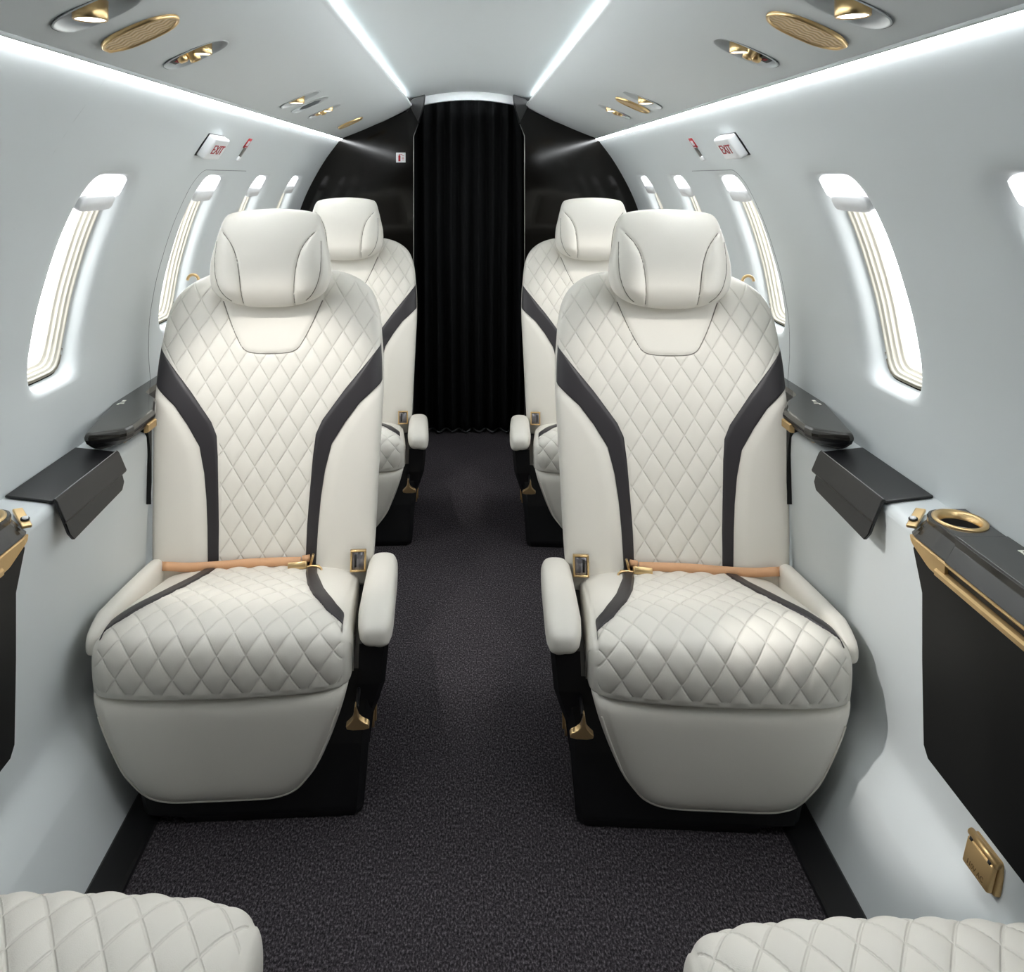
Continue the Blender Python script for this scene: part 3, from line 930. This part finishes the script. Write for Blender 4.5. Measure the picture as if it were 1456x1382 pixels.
def make_base(sg):
    # x range (aisle side positive before mirroring), per height; stays clear of the sloping side wall
    st = [(.001, -.072, .240, .046), (.015, -.076, .2440, .040), (.021, -.135, .2445, .040), (.12, -.165, .2520, .056), (.165, -.195, .2560, .068), (.19, -.205, .2620, .075), (.215, -.206, .2640, .080), (.2345, -.204, .2640, .085)]
    rings = []
    for z, xa, xb, yf in st:
        yr = .44; ch = .012
        P = [(xa, yr), (xa, yf + ch), (xa + ch, yf), (xb - ch, yf), (xb, yf + ch), (xb, yr)]
        rings.append([(sg * x, y - YC, z) for x, y in P])
    return loft(rings)

def make_seat(sg, name='aircraft_seat', full=True):
    """sg=+1: aisle on local +x"""
    t = empty(name)
    BSH[0] = 0.0 if full else .10
    link('base', make_base(sg), M_black, t, False)
    dy = 0 if full else .09
    rings = []
    for z, xa, xb, ya, yb in ((.085, .228, .2505, .10, .40), (.150, .228, .2590, .085, .40), (.178, .228, .2680, .075, .40), (.215, .232, .2800, .070, .40), (.284, .234, .2870, .075, .395)):
        c = .008
        rings.append([(sg * x, y - YC + dy, z) for x, y in ((xa, yb), (xa, ya), (xb - c, ya), (xb, ya + c), (xb, yb))])
    link('armrest_support', loft(rings), M_black, t, False)
    lr = link('legrest', make_legrest(), M_leather, t)
    link('piping', make_piping(), M_leather, lr)
    cu = link('seat_cushion', make_cushion(), M_quilt, t)
    for k in (-1, 1): link('accent_band', make_cushion_band(k), M_band, cu)
    link('armrest', make_armrest(sg, sg * .262, .0325, True, 0 if full else .09), M_leather, t)
    if full: link('armrest', make_armrest(-sg, -sg * .2245, .0180, False), M_leather, t)
    # gold recline lever on the aisle side of the leg rest
    poly = chaikin([(sg * .216, .179), (sg * .218, .172), (sg * .256, .172), (sg * .256, .181), (sg * .244, .186), (sg * .236, .194), (sg * .2335, .213), (sg * .2305, .213), (sg * .229, .192), (sg * .222, .184), (sg * .216, .179)], 1)[:-1]
    me = prism([tuple(p) for p in poly], .012 - YC, .026 - YC, bev=.0012)
    link('recline_lever', me, M_gold, t, False)
    me = box((sg * .234, .046 - YC, .206), (.006, .05, .008), .002, 2)
    link('lever_arm', me, M_black, t, False)
    bm = bmesh.new(); add_cyl(bm, (sg * .250, .13 - YC, .124), (sg * .2585, .13 - YC, .124), .024, .023, 36); add_box(bm, (sg * .260, .13 - YC, .127), (.005, .008, .034), .002, 2)
    link('swivel_knob', bm_mesh(bm), M_gold, t)
    # thin light line along the pedestal's aisle face
    if not full: return t
    bk = link('backrest', make_backrest(), M_quilt, t)
    for k in (-1, 1): link('accent_band', make_back_band(k), M_band, bk)
    hm, seams = make_headrest()
    hr = link('headrest', hm, M_leather, t)
    for q in seams: link('seam', tube(q, .0010, 6), M_seamdark, hr)
    pts = chaikin(NECK[1:] + [(-x, z) for x, z in NECK[1:][::-1]], 2)
    link('seam', tube([(x, float(back_y(np.array(x), np.array(z))) - YC + .0016, z) for x, z in pts], .0012, 6), M_seamdark, bk)
    for k in (-1, 1):
        bm = bmesh.new(); add_cyl(bm, (k * .05, .555 - YC, .84), (k * .05, .535 - YC, .93), .006, None, 16)
        link('headrest_post', bm_mesh(bm), M_gold, t)
    # lap belt
    bx = sg * np.array([-.216, -.210, -.200, -.188, -.16, -.10, -.03, .03, .07, .085])
    by = np.array([.405, .384, .375, .376, .382, .386, .388, .387, .384, .383])
    bz = np.array([.281, .287, .291, .290, .284, .2835, .287, .2885, .2895, .2900])
    P = chaikin(np.stack([bx, by, bz], 1), 2)
    rings = []
    for i, (x, y, z) in enumerate(P):
        tw = .9 + .25 * math.sin(i * .22)
        d = np.array([0, .45 * tw, .9]); d /= np.linalg.norm(d); n = np.array([0, -.9, .45 * tw]); n /= np.linalg.norm(n)
        c = np.array([x, y - YC, z])
        rings.append([c + d * .009 + n * .001, c + d * .009 - n * .001, c - d * .009 - n * .001, c - d * .009 + n * .001])
    belt = link('seat_belt', loft(rings), M_tan, t)
    # rolled strap end and gold buckle on the aisle end of the strap
    bm = bmesh.new()
    R = Matrix.Rotation(sg * -.08, 3, 'Y') @ Matrix.Rotation(-.45, 3, 'X')
    add_box(bm, (sg * .080, .368 - YC, .2880), (.040, .016, .015), .002, 2, R)
    add_box(bm, (sg * .109, .378 - YC, .294), (.005, .012, .026), .0015, 2, Matrix.Rotation(sg * .25, 3, 'Y'))
    add_box(bm, (sg * .112, .372 - YC, .284), (.030, .006, .004), .0015, 2, R)
    link('buckle', bm_mesh(bm), M_gold, belt)
    ring = [(sg * (.112 + .020 * math.cos(a)), .360 + .010 * math.sin(a) - YC, .2815 + .004 * math.sin(a)) for a in np.linspace(0, 2 * PI, 24, endpoint=False)]
    link('buckle_ring', tube(ring, .0024, 8, True), M_gold, belt)
    bm = bmesh.new(); add_cyl(bm, (sg * .088, .386 - YC, .293), (sg * .104, .386 - YC, .295), .0075, None, 20)
    link('strap_end', bm_mesh(bm), M_tan, belt)
    # belt receiver standing between cushion and aisle armrest
    R = Matrix.Rotation(-.22, 3, 'X') @ Matrix.Rotation(sg * .02, 3, 'Z')
    bm = bmesh.new()
    c = Vector((sg * .2085, .378 - YC, .291))
    for (dx, dz, sx, sz) in ((-.0150, 0, .004, .044), (.0150, 0, .004, .044), (0, .020, .034, .004), (0, -.020, .034, .004)):
        add_box(bm, c + R @ Vector((dx, 0, dz)), (sx, .014, sz), .0012, 2, R)
    rc = link('belt_receiver', bm_mesh(bm), M_gold, t)
    link('receiver_face', box(c + R @ Vector((0, .001, 0)), (.027, .008, .037), .001, 1, R), M_glassgrey, rc)
    link('receiver_slot', box(c + R @ Vector((-sg * .006, -.0035, 0)), (.005, .002, .026), .0008, 1, R), M_dark, rc)
    # gold shoulder-belt guide behind the wall-side shoulder
    ring = [(-sg * (.205 + .013 * math.cos(a)), .602 - YC, .872 + .013 * math.sin(a)) for a in np.linspace(0, PI, 16)]
    link('shoulder_belt_guide', tube(ring, .0035, 10), M_gold, t)
    return t

SX = .440
YAW = math.radians(3.3)
seatL = make_seat(1); seatL.location = (-SX, 1.36 + YC, 0); seatL.rotation_euler = (0, 0, YAW)
seatR = make_seat(-1); seatR.location = (SX - .001, 1.337 + YC, 0); seatR.rotation_euler = (0, 0, -YAW)
GF, GB, GN = 'seats facing the viewer', 'seats facing the viewer', 'cropped seats facing the curtain'
tag(seatL, 'front cream quilted leather seat left of the aisle, large, tan belt across it', 'seat', GF)
tag(seatR, 'front cream quilted leather seat right of the aisle, large, tan belt across it', 'seat', GF)
rL = copy_tree(seatL); rL.location = (-SX + .012, 2.40 + YC, 0)
rR = copy_tree(seatR); rR.location = (SX - .012, 2.39 + YC, 0)
tag(rL, 'cream quilted seat near the curtain, half hidden behind the front left seat', 'seat', GB)
tag(rR, 'cream quilted seat near the curtain, half hidden behind the front right seat', 'seat', GB)
nL = make_seat(-1, full=False); nL.location = (-SX, .905 - YC, 0); nL.rotation_euler = (0, 0, PI)
nR = make_seat(1, full=False); nR.location = (SX, .875 - YC, 0); nR.rotation_euler = (0, 0, PI)
tag(nL, 'seat cropped by the bottom left corner, only its white quilted cushion showing', 'seat', GN)
tag(nR, 'seat cropped by the bottom right corner, only its white quilted cushion showing', 'seat', GN)

# ------------------------------------------------------------------ side ledge things
for side, nm in ((-1, 'left'), (1, 'right')):
    y0, y1 = 1.320, 1.558
    t = tag(empty('ledge_armrest', (side * .70, (y0 + y1) / 2, .588)), 'black leather ledge armrest with a folded flap on the %s wall' % nm, 'armrest', 'black ledge armrests')
    off = Matrix.Translation((-side * .70, -(y0 + y1) / 2, -.588))
    def pad(prof, ya, yb, bev=.002):
        me = prism([(side * x, z) for x, z in prof], ya, yb, bev=bev); me.transform(off); return me
    link('pad', pad([(.7585, .6005), (.6785, .592), (.680, .5875), (.7585, .596)], y0, y1), M_pad, t, False)
    poly = [(.6765, .5945), (.6725, .590), (.6585, .557), (.6600, .553), (.664, .553), (.6785, .5885), (.682, .5925)]
    link('flap', pad(poly, y0 + .001, y1 - .001, .0015), M_pad, t, False)
    # hanging lower leaf, sloping up towards its far end
    bm = bmesh.new()
    q = [(y0 + .004, .5555), (y1 - .016, .5555), (y1 - .020, .535), (y1 - .045, .527), (y0 + .022, .5335), (y0 + .006, .548)]
    q = [(y0 + .004, .556), (y1 - .016, .556), (y1 - .018, .540), (y1 - .034, .530), (y0 + .014, .522), (y0 + .006, .534)]
    v0 = [bm.verts.new((side * (.661 - (.5555 - z) * .32), y, z)) for y, z in q]
    v1 = [bm.verts.new((side * (.667 - (.5555 - z) * .32), y, z)) for y, z in q]
    bm.faces.new(v0); bm.faces.new(v1[::-1])
    for i in range(6):
        j = (i + 1) % 6; bm.faces.new((v0[i], v1[i], v1[j], v0[j]))
    bmesh.ops.recalc_face_normals(bm, faces=bm.faces)
    bmesh.ops.bevel(bm, geom=list(bm.edges), offset=.0012, segments=2, affect='EDGES')
    me = bm_mesh(bm); me.transform(off); link('lower_leaf', me, M_pad, t, False)
    me = tube([(side * .6775, y0 + .002, .5942), (side * .6775, y0 + .1, .5942), (side * .6775, y1 - .002, .5942)], .0009, 6); me.transform(off)
    link('stitching', me, M_stitch, t)

def ring_poly(poly, z):
    return [(x, y, z) for x, y in poly]

def slab(poly_top, side, z0, z1, inset=.004, low_in=0.0):
    """rounded-edge top: polygon (x,y), bottom pulled in by low_in on x"""
    P = np.array(poly_top); c = P.mean(0)
    def sc(k): 
        d = P - c; L = np.linalg.norm(d, axis=1)[:, None]; return c + d * (1 - k / L)
    rings = [ring_poly(sc(inset), z1), ring_poly(sc(inset * .3), z1 - inset * .3), ring_poly(P, z1 - inset), ring_poly(P, (z0 + z1) / 2), ring_poly(sc(low_in), z0)]
    rings = [[(side * x, y, z) for x, y, z in r] for r in rings]
    me = loft(rings); return me

for side, nm in ((-1, 'left'), (1, 'right')):
    # --- near side console with cup holder (its far end is in view)
    yf = 1.243
    t = tag(empty('side_console', (side * .70, .75, .56)), 'near glossy side console with gold cup holder and black panel, %s wall' % nm, 'console', 'near side consoles')
    off = Matrix.Translation((-side * .70, -.75, -.56))
    def L(name, me, m, smooth=False, parent=None):
        me.transform(off); return link(name, me, m, parent or t, smooth)
    # table top with a real cup hole: ring cells
    top_y0 = .22
    cc = (.727, 1.198); cr = .0315
    th = np.linspace(0, 2 * PI, 48, endpoint=False)
    def outline(k, z):
        pts = []
        xa, xb, ya, yb = .689 + k, .7635 - max(k, 0), 1.1455, yf - k
        for a in th:
            dx, dy = math.cos(a), math.sin(a); q = max(abs(dx), abs(dy))
            x = (xa + xb) / 2 + dx / q * (xb - xa) / 2; y = (ya + yb) / 2 + dy / q * (yb - ya) / 2
            u, v = (xa + .034 - x) / .034, (y - (yb - .034)) / .034      # rounded aisle-side far corner
            if u > 0 and v > 0:
                m = max(u, v); r = math.hypot(u, v); u2, v2 = u * m / r, v * m / r
                x = xa + .034 - u2 * .034; y = yb - .034 + v2 * .034
            pts.append((side * x, y, z))
        return pts
    def circ(r, z): return [(side * (cc[0] + r * math.cos(a)), cc[1] + r * 1.05 * math.sin(a), z) for a in th]
    L('table_end', loft([circ(cr, .600), circ(cr, .6115), outline(.003, .6115), outline(.001, .6105), outline(0, .608), outline(0, .600), outline(-.0145, .5760), outline(-.010, .5735), circ(cr, .5735)], cap=(False, False)), M_veneer)
    L('cup_holder', loft([circ(cr + .005, .6115), circ(cr + .005, .6135), circ(cr + .001, .6145), circ(cr - .003, .612), circ(cr - .0052, .6035)], cap=(False, False)), M_gold, True)
    L('cup_well', loft([circ(cr - .0050, .6045), circ(cr - .0085, .562), circ(.003, .5605)], cap=(False, True)), M_dark, True)
    prof = [(.7635, .6115), (.6915, .6115), (.6885, .6085), (.688, .598), (.6735, .5745), (.680, .571), (.700, .571), (.7635, .600)]
    L('table_top', prism([(side * x, z) for x, z in prof], top_y0, 1.146, bev=.0008), M_veneer)
    # gold rail: channel with a dark slot
    prof = [(.684, .5735), (.6765, .5735), (.6735, .571), (.6745, .5685), (.682, .5675), (.682, .5585), (.672, .5570), (.669, .5545), (.6695, .5475), (.6765, .5455), (.690, .5455), (.690, .5735)]
    L('gold_rail', prism([(side * x, z) for x, z in prof], top_y0, 1.165, bev=.0004), M_goldsatin)
    L('rail_slot', prism([(side * x, z) for x, z in ((.6785, .5582), (.6835, .5582), (.6835, .5680), (.6785, .5680))], top_y0, 1.15), M_dark)
    # gold cheek wrapping the far end under the table end
    def low(k, dz):
        return [(x, y, .5455 + dz + max(0, y - 1.185) * .36) for x, y, z in outline(k, 0)]
    L('gold_cheek', loft([outline(.004, .5740), outline(-.0135, .5738), outline(-.0150, .5715), low(-.0165, .003), low(-.014, .0), low(.004, .0)], cap=(False, False)), M_goldsatin)
    # black door panel below
    pz = [(top_y0, .245), (1.192, .262), (1.204, .276), (1.208, .40), (1.208, .50), (1.232, .5555), (1.230, .561), (1.186, .5462), (top_y0, .5465)]
    bm = bmesh.new()
    v0 = [bm.verts.new((side * .6755, y, z)) for y, z in pz]; v1 = [bm.verts.new((side * .700, y, z)) for y, z in pz]
    bm.faces.new(v0); bm.faces.new(v1[::-1])
    for i in range(len(pz)):
        j = (i + 1) % len(pz); bm.faces.new((v0[i], v1[i], v1[j], v0[j]))
    bmesh.ops.recalc_face_normals(bm, faces=bm.faces)
    bmesh.ops.bevel(bm, geom=[e for e in bm.edges], offset=.002, segments=2, affect='EDGES')
    L('panel_door', bm_mesh(bm), M_panel)
    # latch plate with a white button past the far end
    R = Matrix.Rotation(-side * .72, 3, 'Z') @ Matrix.Rotation(.12, 3, 'X') @ Matrix.Rotation(-side * .10, 3, 'Y')
    la = L('latch', box((side * .692, 1.252, .5925), (.015, .062, .005), .0015, 2, R), M_gold)
    bp = Vector((side * .6835, 1.2445, .5935))
    L('button', lathe([(.0001, .0040), (.0044, .0038), (.0046, .0)], 20, Matrix.Translation(bp) @ R.to_4x4()), M_white, True, la)
    L('button_ring', lathe([(.0066, .0022), (.0066, .0), (.0044, .0), (.0044, .0026)], 20, Matrix.Translation(bp) @ R.to_4x4()), M_dark, True, la)
    bm = bmesh.new()
    for (dx, dy, sx, sy) in ((0, 0, .010, .0028), (.003, -.004, .0028, .008), (-.001, -.0125, .012, .006)):
        add_box(bm, (side * (.752 - dx), 1.100 + dy, .6119), (sx, sy, .0008))
    L('marking', bm_mesh(bm), M_mark)
    # --- far console beside the front seats
    t = tag(empty('side_console', (side * .70, 1.95, .56)), 'far dark glossy side console beyond the black armrest, %s wall' % nm, 'console', 'far side consoles')
    off = Matrix.Translation((-side * .70, -1.95, -.56))
    ye = 2.30; eb = 1.786 if side < 0 else 1.763
    poly = [(.7655, ye), (.7665, 1.745), (.735, 1.548), (.731, 1.536), (.722, 1.533), (.672, 1.556), (.662, 1.564), (.656, 1.585), (.656, 1.64), (.656, 1.692), (.690, eb), (.712, eb + .020), (.733, eb + .046), (.738, eb + .08), (.738, ye)]
    def ringz(k, z):
        P = np.array(poly); c = np.array([.71, 1.8]); out = []
        for x, y in P:
            if x > .74 or (x > .73 and y > 1.6): x2 = x; y2 = y
            elif y < 1.60: 
                x2 = x + (k if x < .70 else (-k * .6 if x < .74 else 0)); y2 = y + k
            else: x2 = x + (k if x < .70 else 0); y2 = y
            out.append((side * x2, y2, z))
        return out
    L('table_top', loft([ringz(.010, .633), ringz(.006, .6325), ringz(.002, .630), ringz(0, .625), ringz(.0005, .6195)]), M_veneer)
    L('underside', loft([ringz(.001, .6200), ringz(.004, .612), ringz(.014, .602), ringz(.022, .5965)]), M_black)
    L('gold_line', prism([(side * x, z) for x, z in ((.684, .5975), (.681, .5975), (.681, .5945), (.684, .5945))], 1.60, 1.72), M_gold)
    prof = [(.6565, .616), (.6535, .614), (.6535, .600), (.6585, .598), (.664, .598), (.664, .616)]
    L('gold_rail', prism([(side * x, z) for x, z in prof], 1.650, 1.692, bev=.0006), M_goldsatin)
    pz = [(1.726, .42), (1.722, .47), (1.716, .53), (1.704, .578), (1.692, .5925), (1.692, .598), (1.726, .598)]
    bm = bmesh.new()
    v0 = [bm.verts.new((side * .6765, y, z)) for y, z in pz]; v1 = [bm.verts.new((side * .698, y, z)) for y, z in pz]
    bm.faces.new(v0); bm.faces.new(v1[::-1])
    for i in range(len(pz)):
        j = (i + 1) % len(pz); bm.faces.new((v0[i], v1[i], v1[j], v0[j]))
    bmesh.ops.recalc_face_normals(bm, faces=bm.faces)
    bmesh.ops.bevel(bm, geom=list(bm.edges), offset=.002, segments=2, affect='EDGES')
    L('panel_door', bm_mesh(bm), M_panel)
    bm = bmesh.new()
    for (dx, dy, sx, sy) in ((0, 0, .007, .010), (-.003, -.018, .010, .006), (.002, -.024, .004, .010)):
        add_box(bm, (side * (.751 + dx), 1.76 + dy, .6334), (sx, sy, .0008))
    L('marking', bm_mesh(bm), M_mark)

# --- power outlet with hinged gold lid on the lower right wall
t = empty('power_outlet')
az = Vector((-.97, 0, .24)).normalized(); ax = Vector((0, -1, 0)); ay = az.cross(ax)
M = Matrix((ax, ay, az)).transposed().to_4x4(); M.translation = Vector((.6935, 1.075, .207)); t.matrix_world = M
tag(t, 'gold power outlet with hinged lid on the lower right wall', 'power outlet')
link('housing', box((0, 0, .004), (.056, .046, .012), .004, 3), M_goldsatin, t)
link('lid', box((0, -.003, .0145), (.053, .036, .009), .003, 3), M_goldsatin, t)
bm = bmesh.new(); add_cyl(bm, (-.028, .0185, .0135), (.028, .0185, .0135), .0052, None, 24)
link('hinge', bm_mesh(bm), M_goldsatin, t)
bm = bmesh.new()
for k in (-1, 1): add_box(bm, (k * .019, .0140, .0175), (.006, .005, .004), .001, 1)
link('hinge_notch', bm_mesh(bm), M_dark, t)
link('lettering', text_mesh('110V AC', .0092, .0003, Matrix.Translation((0, -.013, .0191))), mat('engraving', srgb(120, 96, 60), .5, .5, var=.05), t)

# ------------------------------------------------------------------ lights at the reading lamps
def spot(name, loc, target, power, angle, blend=.5, size=.02, col=(1, .97, .93)):
    l = bpy.data.lights.new(name, 'SPOT'); l.energy = power; l.spot_size = math.radians(angle); l.spot_blend = blend
    l.shadow_soft_size = size; l.color = col
    o = bpy.data.objects.new(name, l); C.objects.link(o); o.location = loc
    o.rotation_euler = (Vector(target) - Vector(loc)).to_track_quat('-Z', 'Y').to_euler()
    return o
def under(side, yw, d=.012):
    return (panel_frame(side, *yw) @ Vector((0, 0, d)))
for side in (-1, 1):
    F = FIX[side]
    p = under(side, F['read'][0], .02); spot('reading_light_beam', p, (p.x * .97, p.y + .06, 0), .8, 62, .7)
    p = under(side, F['gasp'][0], .02); spot('reading_light_beam', p, (p.x * .96, 1.82, .38), 3.6 if side < 0 else 2.2, 47, .5)
    p = under(side, F['gasp'][1], .02); spot('reading_light_beam', p, (p.x * .96, 2.84, .30), 1.8, 50, .5)
    if side < 0: spot('reading_light_beam', under(side, F['gasp'][0], .02), (.69, 1.26, .33), 8.0, 18.5, .45, .012)

# ------------------------------------------------------------------ world, camera, view
w = bpy.data.worlds.new('World'); bpy.context.scene.world = w; w.use_nodes = True
w.node_tree.nodes['Background'].inputs['Color'].default_value = (.9, .95, 1, 1)
w.node_tree.nodes['Background'].inputs['Strength'].default_value = 0.0

cam = bpy.data.cameras.new('camera'); co = bpy.data.objects.new('camera', cam); C.objects.link(co)
co.location = (0, 0, 1.12); co.rotation_euler = (PI / 2, 0, 0)
cam.sensor_fit = 'HORIZONTAL'; cam.sensor_width = 36; cam.lens = 1150 / 1456 * 36
cam.shift_x = 61 / 1456; cam.shift_y = -439 / 1456; cam.clip_start = .01
sc = bpy.context.scene; sc.camera = co
sc.view_settings.view_transform = 'Standard'; sc.view_settings.look = 'None'
sc.view_settings.exposure = 2.35; sc.view_settings.gamma = 1.0; sc.view_settings.use_curve_mapping = False
sc.cycles.max_bounces = 10; sc.cycles.diffuse_bounces = 6; sc.cycles.caustics_reflective = False
sc.cycles.sample_clamp_indirect = 6.0
sc.cycles.use_denoising = True
